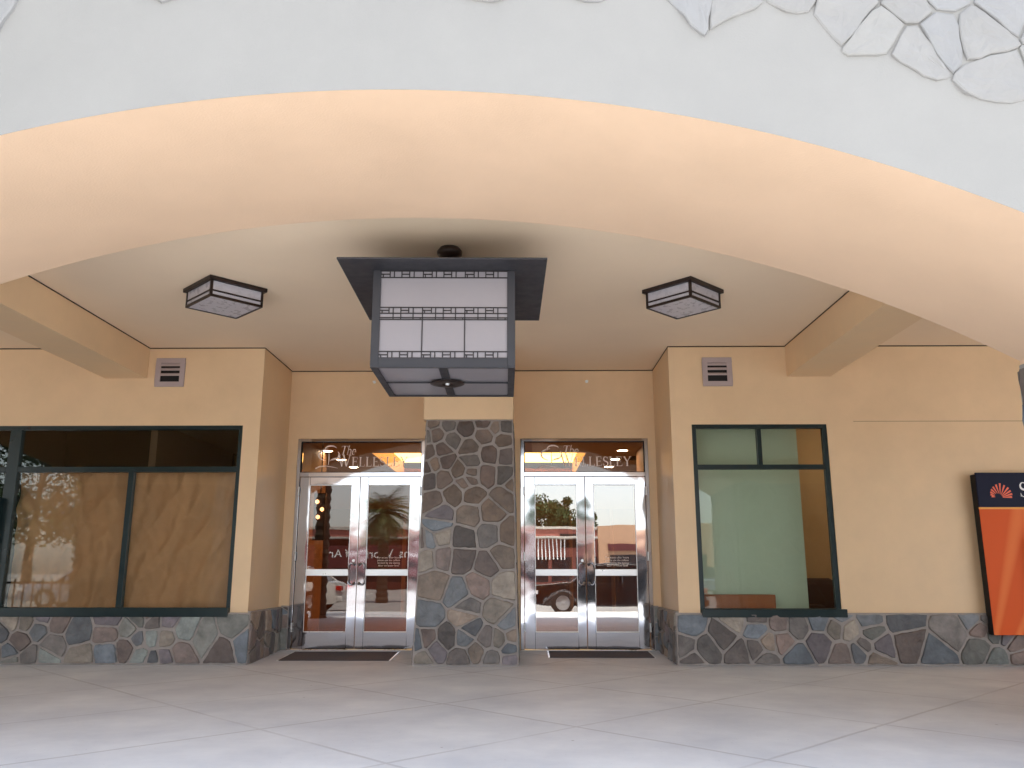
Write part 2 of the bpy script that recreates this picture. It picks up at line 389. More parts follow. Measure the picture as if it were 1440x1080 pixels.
# front walls either side of the recess
wl.box(-16,-3.58,YF,YF+.2,2.92,CZ); wl.box(-16,-8.0,YF,YF+.2,0,2.92); wl.box(-8.0,-3.58,YF,YF+.2,0,.60)
part(wl,'front_wall',M['peach'])
wl=MB(); wl.box(-3.58,-3.36,YF,YB+.12,0,CZ); part(wl,'recess_side_wall',M['peach'])
wl=MB(); wl.box(2.15,14,YF,YF+.2,2.92,CZ); wl.box(3.86,8.2,YF,YF+.2,0,2.92); wl.box(12.5,14,YF,YF+.2,0,2.92); wl.box(2.15,3.86,YF,YF+.2,0,.60); wl.box(8.2,12.5,YF,YF+.2,0,.60); part(wl,'front_wall',M['peach'])
wl=MB(); wl.box(1.89,2.15,YF,YB+.12,0,CZ); part(wl,'recess_side_wall',M['peach'])
sm=MB(); sm.box(4.2,14,YF-.003,YF,2.952,2.958); part(sm,'wall_joint',mat('joint_line',lin(150,120,90),.8))  # thin darker strip for the horizontal seam in the wall
wl=MB(); wl.box(-3.36,1.89,YB,YB+.12,2.945,CZ)
for a,b in ((-3.36,-3.21),(-1.39,-.03),(1.78,1.89)): wl.box(a,b,YB,YB+.12,0,2.945)
part(wl,'recess_back_wall',M['peach'])
# ceiling and reveals
c=MB(); c.box(-17.5,15.8,6.1,24,CZ,CZ+.1); part(c,'porch_ceiling',M['ceil'])
rv=MB()
z0,z1=CZ-.014,CZ-.0005
rv.box(-4.87,-3.36,YF-.004,YF-.0005,z0,z1); rv.box(1.89,3.40,YF-.004,YF-.0005,z0,z1)
rv.box(-3.3595,-3.356,YF,YB,z0,z1); rv.box(1.886,1.8895,YF,YB,z0,z1); rv.box(-3.356,1.886,YB-.004,YB-.0005,z0,z1)
rv.box(-10,-5.42,YF-.004,YF-.0005,z0,z1); rv.box(3.96,10,YF-.004,YF-.0005,z0,z1)
rv.box(-4.8695,-4.866,6.2,YF,z0,z1); rv.box(3.396,3.3995,6.2,YF,z0,z1)
part(rv,'ceiling_reveal',M['gap'])
for a,b in ((-5.42,-4.87),(3.40,3.96)):
    bb=MB(); bb.box(a,b,6.0,YF+.002,3.54,CZ+.02); part(bb,'ceiling_beam',M['peach'],bevel=.006)
# arched front: near circle and far circle, three bays
YN,YA=4.40,6.20
NC=(-.84,-4.912,8.757); FC=(-.897,-5.89,9.724); AX=-.87; HW=4.63; PITCH=11.66; TOP=5.4
aw=MB(); N=72; so_=MB()
for kbay in (-1,0,1):
    off=kbay*PITCH; xs=[AX+off-HW+2*HW*i/N for i in range(N+1)]
    zn=lambda x: NC[1]+sqrt(NC[2]**2-(x-off-NC[0])**2)
    zf=lambda x: FC[1]+sqrt(FC[2]**2-(x-off-FC[0])**2)
    for i in range(N):
        a,b=xs[i],xs[i+1]
        aw.face([(a,YN,zn(a)),(b,YN,zn(b)),(b,YN,TOP),(a,YN,TOP)],0)
        aw.face([(a,YA,zf(a)),(a,YA,TOP),(b,YA,TOP),(b,YA,zf(b))],1)
    so_.grid([[(x,YN+.001,zn(x)),(x,YN+.6,zn(x)+(zf(x)-zn(x))/3),(x,YN+1.2,zn(x)+(zf(x)-zn(x))*2/3),(x,YA-.001,zf(x))] for x in xs])
    for sx in (-1,1):
        x=AX+off+sx*HW
        so_.face([(x,YN,2.5),(x,YN,zn(x)),(x,YA,zf(x)),(x,YA,2.5)])
for kp in (-2,-1,0,1):
    a=AX+kp*PITCH+HW; b=AX+(kp+1)*PITCH-HW
    aw.face([(a,YN,0),(b,YN,0),(b,YN,TOP),(a,YN,TOP)],0); aw.face([(a,YA,0),(a,YA,TOP),(b,YA,TOP),(b,YA,0)],1)
    aw.face([(a,YN,0),(a,YN,2.6),(a,YA,2.6),(a,YA,0)],0); aw.face([(b,YN,0),(b,YA,0),(b,YA,2.6),(b,YN,2.6)],0)
aw.face([(-19,YN,TOP),(17,YN,TOP),(17,24,TOP),(-19,24,TOP)],0)
part(aw,'arch_wall',[M['white'],M['peach']])
part(so_,'arch_soffit',M['peach_soffit'],smooth=True)
ou=MB(); ou.box(-19,-17.4,YA,24,0,TOP-.01); ou.box(15.6,17,YA,24,0,TOP-.01); ou.box(-17.4,15.6,23.8,24,0,TOP-.01); part(ou,'outer_wall',M['peach'])
# white painted stone above the plaster band
st=MB()
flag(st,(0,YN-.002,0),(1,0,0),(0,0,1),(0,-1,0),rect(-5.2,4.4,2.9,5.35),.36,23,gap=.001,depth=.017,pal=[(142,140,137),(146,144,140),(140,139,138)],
     keep=lambda q: sqrt((q[0]-NC[0])**2+(q[1]-NC[1])**2)>NC[2]+.46+max(0,.05*(1-q[0])), relax=1, dev=.02, rough=.75)
part(st,'white_stonework',M['whitestone'])
# stone piers
for (a,b,kk) in ((AX-PITCH+HW,AX-HW,0),(AX+HW,AX+PITCH-HW,1)):
    pm=MB(); pm.box(a-.004,b+.004,YN-.03,YA+.02,0,2.62); pr_=part(pm,'stone_pier',M['mortar_grey'],bevel=.01)
    ps=MB(); flag(ps,(a-.03,YN-.03,0),(1,0,0),(0,0,1),(0,-1,0),rect(0,b-a+.06,0,2.6),.30,31+kk)
    if kk==0: flag(ps,(b+.004,YN-.03,0),(0,1,0),(0,0,1),(1,0,0),rect(0,1.84,0,2.6),.30,41)
    else: flag(ps,(a-.004,YA+.02,0),(0,-1,0),(0,0,1),(-1,0,0),rect(0,1.84,0,2.6),.30,42,depth=.014)
    flag(ps,(b+.03,YA+.02,0),(-1,0,0),(0,0,1),(0,1,0),rect(0,b-a+.06,0,2.6),.30,51+kk)
    q=ps.build('pier_stones',M['stone'],pr_)
# stone base
def base(name, boxes, flags):
    m=MB()
    for bx in boxes: m.box(*bx)
    p=part(m,name,M['mortar'],bevel=.006)
    s=MB()
    for f in flags: flag(s,*f)
    s.build('base_stones',M['stone'],p); return p
BT=.605
base('stone_base',[(-12,-3.315,YF-.045,YF+.002,0,BT)],[((-12,YF-.045,0),(1,0,0),(0,0,1),(0,-1,0),rect(0,8.69,.005,BT-.005),.245,3)])
base('stone_base',[(-3.362,-3.315,YF+.0021,YB,0,BT+.015)],[((-3.315,YF-.045,0),(0,1,0),(0,0,1),(1,0,0),rect(0,1.36,.005,BT+.01),.23,4)])
base('stone_base',[(-3.3149,-3.2101,YB-.04,YB+.002,0,BT+.03)],[((-3.315,YB-.04,0),(1,0,0),(0,0,1),(0,-1,0),rect(0,.105,.05,BT+.02),.11,5,.006,.012)])
base('stone_base',[(1.845,12,YF-.045,YF+.002,0,BT)],[((1.845,YF-.045,0),(1,0,0),(0,0,1),(0,-1,0),rect(0,10.1,.005,BT-.005),.26,8)])
base('stone_base',[(1.845,1.892,YF+.0021,YB,0,BT+.015)],[((1.845,YB,0),(0,-1,0),(0,0,1),(-1,0,0),rect(0,1.36,.005,BT+.01),.22,9)])
base('stone_base',[(1.7801,1.8449,YB-.04,YB+.002,0,BT+.03)],[((1.78,YB-.04,0),(1,0,0),(0,0,1),(0,-1,0),rect(0,.065,.05,BT+.02),.10,10,.006,.010)])
# central stone pillar (wider at its foot) with a plaster block above
PZ=2.975
pil=MB(); yf0,yf1=10.46,10.50
b0=[(-1.325,yf0,0),(-.055,yf0,0),(-.055,YB,0),(-1.325,YB,0)]; b1=None
b2=[(-1.22,yf1,PZ),(-.125,yf1,PZ),(-.125,YB,PZ),(-1.22,YB,PZ)]
pil.grid([b0,b2],close_v=True); pil.face(b2)
pl=part(pil,'stone_pillar',M['mortar'])
s=MB()
flag(s,(0,yf0,0),(1,0,0),(0,(yf1-yf0)/PZ,1),(0,-1,.013),[(-1.32,.005),(-.058,.005),(-.125,PZ-.004),(-1.222,PZ-.004)],.218,77,gap=.014,palb=1.75,depth=.026)
flag(s,(-.055,yf0,0),(0,1,0),(-.07/PZ,0,1),(1,0,.02),rect(0.04,1.38,0.005,PZ-.01),.25,79,depth=.010)
flag(s,(-1.325,YB,0),(0,-1,0),(.105/PZ,0,1),(-1,0,.03),rect(0,1.38,0.005,PZ-.01),.25,80,depth=.010)
s.build('pillar_stones',M['stone'],pl)
ub=MB(); ub.box(-1.255,-.118,10.47,YB,PZ,CZ); part(ub,'pillar_plaster_block',M['peach'],bevel=.005)

# ------------------------------------------------------------------ serif letters
def stroke(mb,T,a,b,w0,w1,k):
    d=Vector((b[0]-a[0],b[1]-a[1])); 
    if d.length<1e-6: return
    nrm=Vector((-d.y,d.x)).normalized()
    mb.face([T(a[0]+nrm.x*w0/2,a[1]+nrm.y*w0/2,k),T(a[0]-nrm.x*w0/2,a[1]-nrm.y*w0/2,k),T(b[0]-nrm.x*w1/2,b[1]-nrm.y*w1/2,k),T(b[0]+nrm.x*w1/2,b[1]+nrm.y*w1/2,k)])
def curve(mb,T,pts,ws,k):
    L_,R_=[],[]
    for i,p in enumerate(pts):
        a=pts[max(i-1,0)]; b=pts[min(i+1,len(pts)-1)]; d=Vector((b[0]-a[0],b[1]-a[1])).normalized(); w_=ws[i]/2
        L_.append(T(p[0]-d.y*w_,p[1]+d.x*w_,k)); R_.append(T(p[0]+d.y*w_,p[1]-d.x*w_,k))
    for i in range(len(pts)-1): mb.face([L_[i],R_[i],R_[i+1],L_[i+1]])
def arc(cx,cy,rx,ry,a0,a1,n=14): return [(cx+rx*cos(R(a0+(a1-a0)*i/n)),cy+ry*sin(R(a0+(a1-a0)*i/n))) for i in range(n+1)]
TK,TN,SR=.13,.05,.045
def glyph(ch):
    h=[];  c_=[]; S=lambda *a:h.append(a)
    if ch=='W':
        S((.05,1),(.33,0),TK,TK*.9);S((.33,.02),(.53,.9),TN,TN);S((.45,1),(.75,0),TK,TK*.9);S((.75,.02),(1.02,1),TN,TN)
        S((-.05,.98),(.18,.98),SR,SR);S((.35,.98),(.58,.98),SR,SR);S((.9,.98),(1.12,.98),SR,SR); wd=1.1
    elif ch=='E':
        S((.14,0),(.14,1),TK,TK);S((0,.98),(.58,.98),SR,SR);S((0,.02),(.62,.02),SR,SR);S((.14,.52),(.46,.52),SR,SR)
        S((.57,.99),(.57,.78),.02,.05);S((.6,.01),(.64,.24),.05,.02);S((.46,.62),(.46,.42),.035,.035); wd=.68
    elif ch=='L':
        S((.14,0),(.14,1),TK,TK);S((0,.98),(.3,.98),SR,SR);S((0,.02),(.58,.02),SR,SR);S((.56,.01),(.6,.26),.05,.02); wd=.63
    elif ch=='Y':
        S((.08,1),(.4,.48),TK,TK);S((.4,.48),(.72,1),TN,TN);S((.4,0),(.4,.5),TK,TK);S((-.04,.98),(.22,.98),SR,SR);S((.6,.98),(.84,.98),SR,SR);S((.26,.02),(.54,.02),SR,SR); wd=.8
    elif ch=='S':
        pts=arc(.27,.75,.2,.23,20,250,14)+arc(.27,.26,.22,.24,70,-160,14)
        n=len(pts); ws=[.04+.10*sin(pi*i/(n-1))**2 for i in range(n)]; c_.append((pts,ws)); S((.455,.98),(.455,.74),.03,.03);S((.055,.03),(.055,.28),.03,.03); wd=.56
    elif ch=='T':
        S((.36,0),(.36,1),TK,TK);S((0,.98),(.72,.98),SR,SR);S((.01,.99),(.01,.76),.04,.02);S((.71,.99),(.71,.76),.04,.02);S((.22,.02),(.5,.02),SR,SR); wd=.74
    elif ch=='U':
        c_.append(([(.14,1)]+arc(.38,.28,.24,.27,180,360,14)+[(.62,1)],[TK]*8+[TN]*9)); S((0,.98),(.28,.98),SR,SR);S((.5,.98),(.75,.98),SR,SR); wd=.8
    elif ch=='N':
        S((.12,0),(.12,1),TN,TN);S((.1,1),(.68,0),TK,TK);S((.68,0),(.68,1),TN,TN);S((0,.02),(.24,.02),SR,SR);S((.56,.98),(.8,.98),SR,SR); wd=.84
    elif ch=='R':
        S((.14,0),(.14,1),TK,TK);c_.append((([(.14,.97)]+arc(.3,.74,.22,.23,90,-90,12)+[(.14,.51)]),[TN]*4+[TK*.8]*7+[TN]*4));S((.3,.5),(.66,0),TK,TK);S((0,.02),(.28,.02),SR,SR); wd=.72
    elif ch=='h':
        S((.1,0),(.1,1.08),.07,.07);c_.append((arc(.27,.38,.17,.24,170,0,10)+[(.44,0)],[.04]*4+[.075]*8));S((.03,.02),(.2,.02),.03,.03);S((.36,.02),(.54,.02),.03,.03); wd=.56
    elif ch=='e':
        c_.append((arc(.25,.3,.2,.29,0,320,18),[.04]*4+[.08]*12+[.04]*3)); S((.06,.31),(.44,.31),.035,.035); wd=.52
    else: wd=.4
    return h,c_,wd
def word(mb, text, T0, x, z, size, shear=0, track=.06):
    k=0
    for i,ch in enumerate(text):
        sz=size[i] if isinstance(size,list) else size
        h,c_,wd=glyph(ch)
        for a in h:
            k+=1
            T=lambda u,v,kk,x=x,sz=sz: T0(x+(u+v*shear)*sz, z+v*sz, kk)
            stroke(mb,T,a[0],a[1],a[2],a[3],k)
        for pts,ws in c_:
            k+=1; T=lambda u,v,kk,x=x,sz=sz: T0(x+(u+v*shear)*sz, z+v*sz, kk)
            curve(mb,T,pts,ws,k)
        x+=(wd+track)*sz
    return x
def font_text(s,size,name,material,parent,loc,rot,align='CENTER',ext=0):
    cu=bpy.data.curves.new(name,'FONT'); cu.body=s; cu.size=size; cu.align_x=align; cu.extrude=ext
    tmp=bpy.data.objects.new('tmp',cu); COL.objects.link(tmp); bpy.context.view_layer.update()
    me=bpy.data.meshes.new_from_object(tmp.evaluated_get(bpy.context.evaluated_depsgraph_get()))
    bpy.data.objects.remove(tmp); bpy.data.curves.remove(cu)
    me.name=name; me.materials.clear(); me.materials.append(material)
    me.transform(Matrix.Translation(loc)@rot.to_4x4())
    o=bpy.data.objects.new(name,me); COL.objects.link(o)
    if parent: o.parent=parent; o.matrix_parent_inverse=parent.matrix_basis.inverted()
    return o
ROTX=Matrix.Rotation(R(90),3,'X')
def chain(p):  # parent inverse through the building's offset
    return p
def sub(mb,name,m,par,**k):
    o=mb.build(name,m,None,**k); o.parent=par; o.matrix_parent_inverse=(B.matrix_basis@par.matrix_parent_inverse).inverted() if False else par_inv(par); return o
def par_inv(par):
    # world matrix of par is identity for every building part
    return Matrix.Identity(4)
# stone parts above used build(parent=...): their part has identity world, matrix_basis identity -> fine

# ------------------------------------------------------------------ entrance doors
FY=YB+.0          # frame front plane
def entrance(x0,x1,first,seed,refl_side):
    xm=(x0+x1)/2; ZT=.058
    fr=MB(); j=.05
    y0,y1=YB-.02,YB+.10
    fr.box(x0,x0+j,y0,y1,ZT,2.945); fr.box(x1-j,x1,y0,y1,ZT,2.945)
    fr.box(x0+j,x1-j,y0,y1,2.905,2.945); fr.box(x0+j,x1-j,y0,y1,2.405,2.465)
    fp=part(fr,'door_frame',M['chrome'],bevel=.003)
    th=MB(); th.box(x0+.002,x1-.002,y0-.03,y1,.03,ZT-.002); sub(th,'threshold',M['steel_dull'],fp,bevel=.003)
    tw=MB(); tw.box(x0+j,x1-j,YB+.03,YB+.036,2.465,2.905); tp=part(tw,'transom_window',M['glass_t'])
    gk=MB()
    for (a,b,c_,d) in ((x0+j,x1-j,2.893,2.905),(x0+j,x1-j,2.465,2.475)): gk.box(a,b,YB+.018,YB+.029,c_,d)
    for (a,b) in ((x0+j,x0+j+.012),(x1-j-.012,x1-j)): gk.box(a,b,YB+.018,YB+.029,2.475,2.893)
    sub(gk,'gasket',M['black'],tp)
    lt=MB(); T0=lambda u,v,k:(u,YB+.0285-k*.00004,v)
    bx=x0+.045
    word(lt,'The',T0,bx+.55,2.725,[.125,.125,.125],shear=.22,track=.0)
    word(lt,'WELLESLEY',T0,bx+.53,2.555,[.165]+[.135]*8,track=.09)
    # crest: a domed tree of two swooping arcs, a stem and a ground line
    sc_=.01
    curve(lt,T0,arc(bx+.42,2.80,.085,.05,200,20,14),[.006+.016*sin(pi*i/14) for i in range(15)],90)
    curve(lt,T0,arc(bx+.39,2.72,.14,.085,95,250,16),[.006+.018*sin(pi*i/16) for i in range(17)],91)
    curve(lt,T0,arc(bx+.40,2.725,.14,.085,-75,30,12),[.006+.012*sin(pi*i/12) for i in range(13)],92)
    curve(lt,T0,[(bx+.395,2.745),(bx+.398,2.66),(bx+.392,2.575)],[.008,.016,.006],93)
    curve(lt,T0,[(bx+.40+.018*i,2.63+.045*sin(i/6*1.5)) for i in range(7)],[.004+.01*sin(pi*i/6) for i in range(7)],94)
    curve(lt,T0,[(bx+.21,2.525),(bx+.27,2.555),(bx+.36,2.56),(bx+.46,2.545),(bx+.53,2.53)],[.018,.016,.012,.009,.004],95)
    sub(lt,'lettering',M['etched'],tp)
    for side in (0,1):
        a,b=(x0+j+.004,xm-.003) if side==0 else (xm+.003,x1-j-.004)
        os_,ms=.145,.115     # outer stile, meeting stile
        l=a+(os_ if side==0 else ms); r=b-(ms if side==0 else os_)
        lf=MB(); ya,yb=YB+.0,YB+.045
        ZB=ZT+.008
        lf.box(a,l,ya,yb,ZB,2.40); lf.box(r,b,ya,yb,ZB,2.40); lf.box(l,r,ya,yb,2.29,2.40); lf.box(l,r,ya,yb,ZB,.285)
        dp=part(lf,'glass_door',M['chrome'],bevel=.004)
        gl=MB(); gl.box(l,r,YB+.02,YB+.026,.285,2.29); sub(gl,'pane',M['glass'] if refl_side else M['glass_l'],dp)
        bd=MB()
        for q in ((l,l+.008,.285,2.29),(r-.008,r,.285,2.29)): bd.box(q[0],q[1],YB+.004,YB+.019,q[2],q[3])
        bd.box(l+.008,r-.008,YB+.004,YB+.019,.285,.293); bd.box(l+.008,r-.008,YB+.004,YB+.019,2.282,2.29)
        sub(bd,'glazing_bead',M['steel_dull'],dp)
        br=MB(); br.box(l+.0005,r-.0005,YB-.012,YB+.003,1.035,1.125); sub(br,'push_bar',M['steel_dull'],dp,bevel=.004)
        hd=MB(); s_=-1 if side==0 else 1; hx=xm+s_*.035
        w_=.075; zc=1.06; hh=.15
        pts=[(hx,YB-.002,zc+hh-.02),(hx,YB-.035,zc+hh-.015),(hx,YB-.055,zc+hh-.02)]
        pts+=[(hx+s_*w_*.6,YB-.058,zc+hh),(hx+s_*w_,YB-.058,zc+hh-.035),(hx+s_*w_,YB-.058,zc),(hx+s_*w_,YB-.058,zc-hh+.035),(hx+s_*w_*.6,YB-.058,zc-hh)]
        pts+=[(hx,YB-.055,zc-hh+.02),(hx,YB-.035,zc-hh+.015),(hx,YB-.002,zc-hh+.02)]
        hd.tube(pts,.011,10); hd.lathe([(0,-.006),(.024,-.006),(.024,.0)],(hx,YB,zc+hh-.02),16,axis='y'); hd.lathe([(0,-.006),(.024,-.006),(.024,.0)],(hx,YB,zc-hh+.02),16,axis='y')
        sub(hd,'handle',M['chrome'],dp,smooth=True)
        hg=MB(); hx2=(x0+j) if side==0 else (x1-j)
        for zz in (.35,1.3,2.2):
            hg=MB(); hg.lathe([(0,-.06),(.012,-.06),(.012,.06),(0,.06)],(hx2,YB-.032,zz),10)
            sub(hg,'hinge',M['steel_dull'],dp)
        if side==0:
            lk=MB(); lk.lathe([(0,-.012),(.018,-.012),(.02,0)],(b-.05,YB,1.0 if False else 1.24),16,axis='y'); sub(lk,'lock',M['steel_dull'],dp)
        if side==1:
            rt=Matrix.Identity(3)
            t=font_text('For access after hours\nplease use the callbox\nlocated by the leasing\ndoor on lower level',.036,'notice_lettering',M['etched'],None,((l+r)/2+.02,YB+.0185,1.27),ROTX)
            t.parent=dp
    return fp
entrance(-3.21,-1.39,0,1,0); entrance(-.03,1.78,1,2,1)

# ------------------------------------------------------------------ windows
def window(x0,x1,z0,z1,bars_v,bars_h,name='window'):
    f=MB(); t=.055; y0,y1=YF+.01,YF+.09
    f.box(x0,x0+t,y0,y1,z0,z1); f.box(x1-t,x1,y0,y1,z0,z1); f.box(x0+t,x1-t,y0,y1,z1-t,z1); f.box(x0+t,x1-t,y0,y1,z0,z0+t)
    for (x,w_,a,b) in bars_v: f.box(x-w_/2,x+w_/2,y0+.002,y1-.002,a,b)
    for (z,h,a,b) in bars_h: f.box(a,b,y0+.004,y1-.004,z-h/2,z+h/2)
    p=part(f,name,M['teal'],bevel=.004)
    gl=MB(); gl.box(x0+t/2,x1-t/2,YF+.05,YF+.056,z0+t/2,z1-t/2); sub(gl,'pane',M['glass_w'],p)
    return p
wr=window(2.15,3.86,.60,2.925,[(3.0,.055,2.38,2.87)],[(2.38,.06,2.205,3.805)])
sl_=MB(); sl_.box(2.16,3.90,YF-.075,YF+.01,.555,.65); sub(sl_,'sill',M['teal'],wr,bevel=.006)
window(8.2,12.5,.60,2.925,[(9.63,.07,.655,2.36),(11.07,.07,.655,2.36)],[(2.36,.07,8.255,12.445)])  # unseen window added so daylight reaches the tan back wall
wlft=window(-8.0,-3.575,.60,2.925,[(-4.965,.07,.655,2.36),(-6.50,.15,.655,2.87)],[(2.36,.07,-6.425,-3.63),(2.36,.07,-7.945,-6.575)])
sl_=MB(); sl_.box(-6.56,-3.585,YF-.075,YF+.01,.555,.665); sub(sl_,'sill',M['teal'],wlft,bevel=.006)
pst=MB(); pst.box(-6.66,-6.561,YF-.09,YF+.012,.27,2.0); sub(pst,'post',M['teal'],wlft,bevel=.006)

# ------------------------------------------------------------------ wall vents
def vent(xc,zc):
    f=MB(); w_,h_=.19,.19; y0=YF-.02; ow,oh=.125,.125
    f.box(xc-w_,xc+w_,y0,YF,zc+oh,zc+h_); f.box(xc-w_,xc+w_,y0,YF,zc-h_,zc-oh)
    f.box(xc-w_,xc-ow,y0,YF,zc-oh,zc+oh); f.box(xc+ow,xc+w_,y0,YF,zc-oh,zc+oh)
    p=part(f,'wall_vent',M['vent'],bevel=.003)
    bk=MB(); bk.box(xc-ow,xc+ow,YF-.004,YF-.001,zc-oh,zc+oh); sub(bk,'backing',M['black'],p)
    for i,(zz,t) in enumerate(((zc+.10,.02),(zc+.035,.013),(zc-.035,.013))):
        s=MB(); s.v=[(xc-ow,y0+.001,zz-t),(xc+ow,y0+.001,zz-t),(xc+ow,y0+.001,zz-t+.022),(xc-ow,y0+.001,zz-t+.022),(xc-ow,YF-.005,zz+t),(xc+ow,YF-.005,zz+t),(xc+ow,YF-.005,zz+t+.012),(xc-ow,YF-.005,zz+t+.012)]
        s.f=[(0,1,2,3),(4,7,6,5),(0,4,5,1),(3,2,6,7),(0,3,7,4),(1,5,6,2)]; s.m=[0]*6
        sub(s,'slat',M['vent'],p)
vent(-4.575,3.618); vent(2.51,3.605)

# ------------------------------------------------------------------ behind the windows and doors (part of the building)
dr=MB(); dr.box(-8.4,-3.60,15.2,15.3,0,3.9); dr.box(-8.5,-8.4,YF+.2,15.3,0,3.9); dr.box(-3.66,-3.59,YF+.2,15.2,0,3.9); dr.box(-8.4,-3.60,YF+.2,15.2,-.02,.002); dr.box(-8.4,-3.6,YF+.2,15.2,3.6,3.7)
part(dr,'shop_interior',M['dark'])
kp=MB(); rng=random.Random(5)
def kraft(x0,x1,z0,z1,nx,nz,ph):
    P=[]
    for i in range(nx+1):
        u=i/nx; row=[]
        for j in range(nz+1):
            v=j/nz; x=x0+(x1-x0)*u; z=z0+(z1-z0)*v
            y=YF+.17+.026*sin(7*x+1.2*z+ph)+.030*abs(sin(9*x-2.6*z+ph*2+2*sin(z*2)))+.011*sin(31*x+5*sin(z*2.2+ph))+.030*abs(sin(3.1*x-4*z+ph))+.016*sin(2*z+3*x*z)+.006*abs(sin(14*x+11*z+3*sin(4*x)))
            row.append((x,y,z))
        P.append(row)
    return P
kp.grid(kraft(-4.99,-3.60,.62,2.37,70,80,0)); k1=part(kp,'paper_covering',M['kraft'],smooth=True)
kp=MB(); kp.grid(kraft(-6.47,-4.995,.62,2.37,70,80,2.3)); part(kp,'paper_covering',M['kraft'],smooth=True)
# right window room: green partition, tan back wall
gr=MB(); gr.box(2.16,3.63,11.06,11.14,0,3.5); part(gr,'green_partition',M['green'])
tn=MB(); tn.box(2.151,13,12.6,12.7,0,3.6); tn.box(12.9,13,YF+.2,12.6,0,3.6); tn.box(2.151,12.9,YF+.2,12.6,-.02,.002); tn.box(2.151,12.9,YF+.2,12.6,3.5,3.6); part(tn,'shop_interior',M['tan'])
# lobby
lb=MB(); lb.box(-5.4,-5.3,12,21,0,3.6); lb.box(3.9,4,15.11,21,0,3.6); lb.box(2.05,2.15,12.0,15.1,0,3.6); lb.box(-3.62,-3.57,12.0,15.2,0,3.6); lb.box(-5.4,4,21,21.1,0,3.6)
part(lb,'lobby_wall',M['lobby'])
lf=MB(); lf.box(-5.4,4,12.0,21,.0,.05); part(lf,'lobby_floor',M['lobbyfl'])
lc=MB()
for q in ((-5.4,4,12.0,15.2),(-5.4,4,19.4,21.0),(-5.4,-2.75,15.2,19.4),(1.15,4,15.2,19.4)): lc.box(q[0],q[1],q[2],q[3],3.2,3.3)
lc.box(-2.75,1.15,15.12,15.2,3.3,3.6); lc.box(-2.83,-2.75,15.2,19.4,3.3,3.6); lc.box(1.15,1.23,15.2,19.4,3.3,3.6)
part(lc,'lobby_ceiling',M['lobbyc'])
tr=MB(); tr.box(-2.75,1.15,15.2,19.4,3.56,3.6); part(tr,'ceiling_tray',M['tray'])  # whole panel emits, standing in for lamps hidden in the cove
wd=MB()
for i in range(9):
    x=-4.9+i*1.02; wd.box(x,x+.92,20.93,20.99,.05,2.6)
part(wd,'lobby_panelling',M['wood'])

# ------------------------------------------------------------------ things: lamps
def downlight(x,y): 
    t=MB(); t.lathe([(0,-.004),(.085,-.004),(.11,-.008),(.115,0)],(0,0,0),20)
    return t
d0=thing('recessed_downlight','glowing round recessed downlight in lobby ceiling seen through left transom, nearest the doors','light',(-3.5,14.9,3.2),group='recessed downlights in the lobby ceiling')
tm=MB(); tm.lathe([(.088,-.004),(.11,-.010),(.118,0)],(0,0,0),24); lpart(d0,tm,'trim',M['steel_dull'])
lm=MB(); lm.lathe([(0,-.004),(.088,-.004)],(0,0,0),24); lpart(d0,lm,'lens',M['down'])
ordn=['nearest the doors','second from the doors','third from the doors','farthest from the doors']
for sx,nm in ((-3.5,'left'),(1.78,'right')):
    for i,yy in enumerate((14.9,16.1,17.3,18.5)):
        if sx<0 and i==0: continue
        dup(d0,(sx,yy,3.2),0,'glowing round recessed downlight in lobby ceiling seen through %s transom, %s'%(nm,ordn[i]))
dup(d0,(4.6,11.5,3.5),0,'glowing round downlight added unseen to brighten the tan room, above the brown armchair')  # added lamp out of view, lifts the tan wall
dup(d0,(5.8,11.5,3.5),0,'second glowing downlight added unseen to brighten the tan room, farther right than the armchair')  # another added lamp out of view, also brightening the tan room
# air grille in lobby ceiling
ag=thing('ceiling_grille','black slatted air grille in the lobby ceiling seen through the right transom','vent',(2.35,15.9,3.195))
for i in range(4):
    s=MB(); s.box(-.3,.3,-.25+i*.14,-.18+i*.14,-.012,0); lpart(ag,s,'slat',M['black'])
# sconce in the lobby
ck=thing('lobby_lamp','lit hanging lamp with three small bulbs inside the left glass door','lamp',(-3.22,13.4,1.95))
s=MB(); s.box(-.09,.09,-.05,.05,-.38,.36); s.tube([(0,0,.36),(0,0,1.25)],.01,8); lpart(ck,s,'lamp_body',M['bronze'],bevel=.01)
for i,(dx,dz) in enumerate(((-.03,.22),(.05,.1),(-.01,-.02))):
    s=MB(); s.lathe([(0,-.035),(.03,-.015),(.03,.015),(0,.035)],(dx,-.08,dz),12); lpart(ck,s,'bulb',M['bulb'],smooth=True)

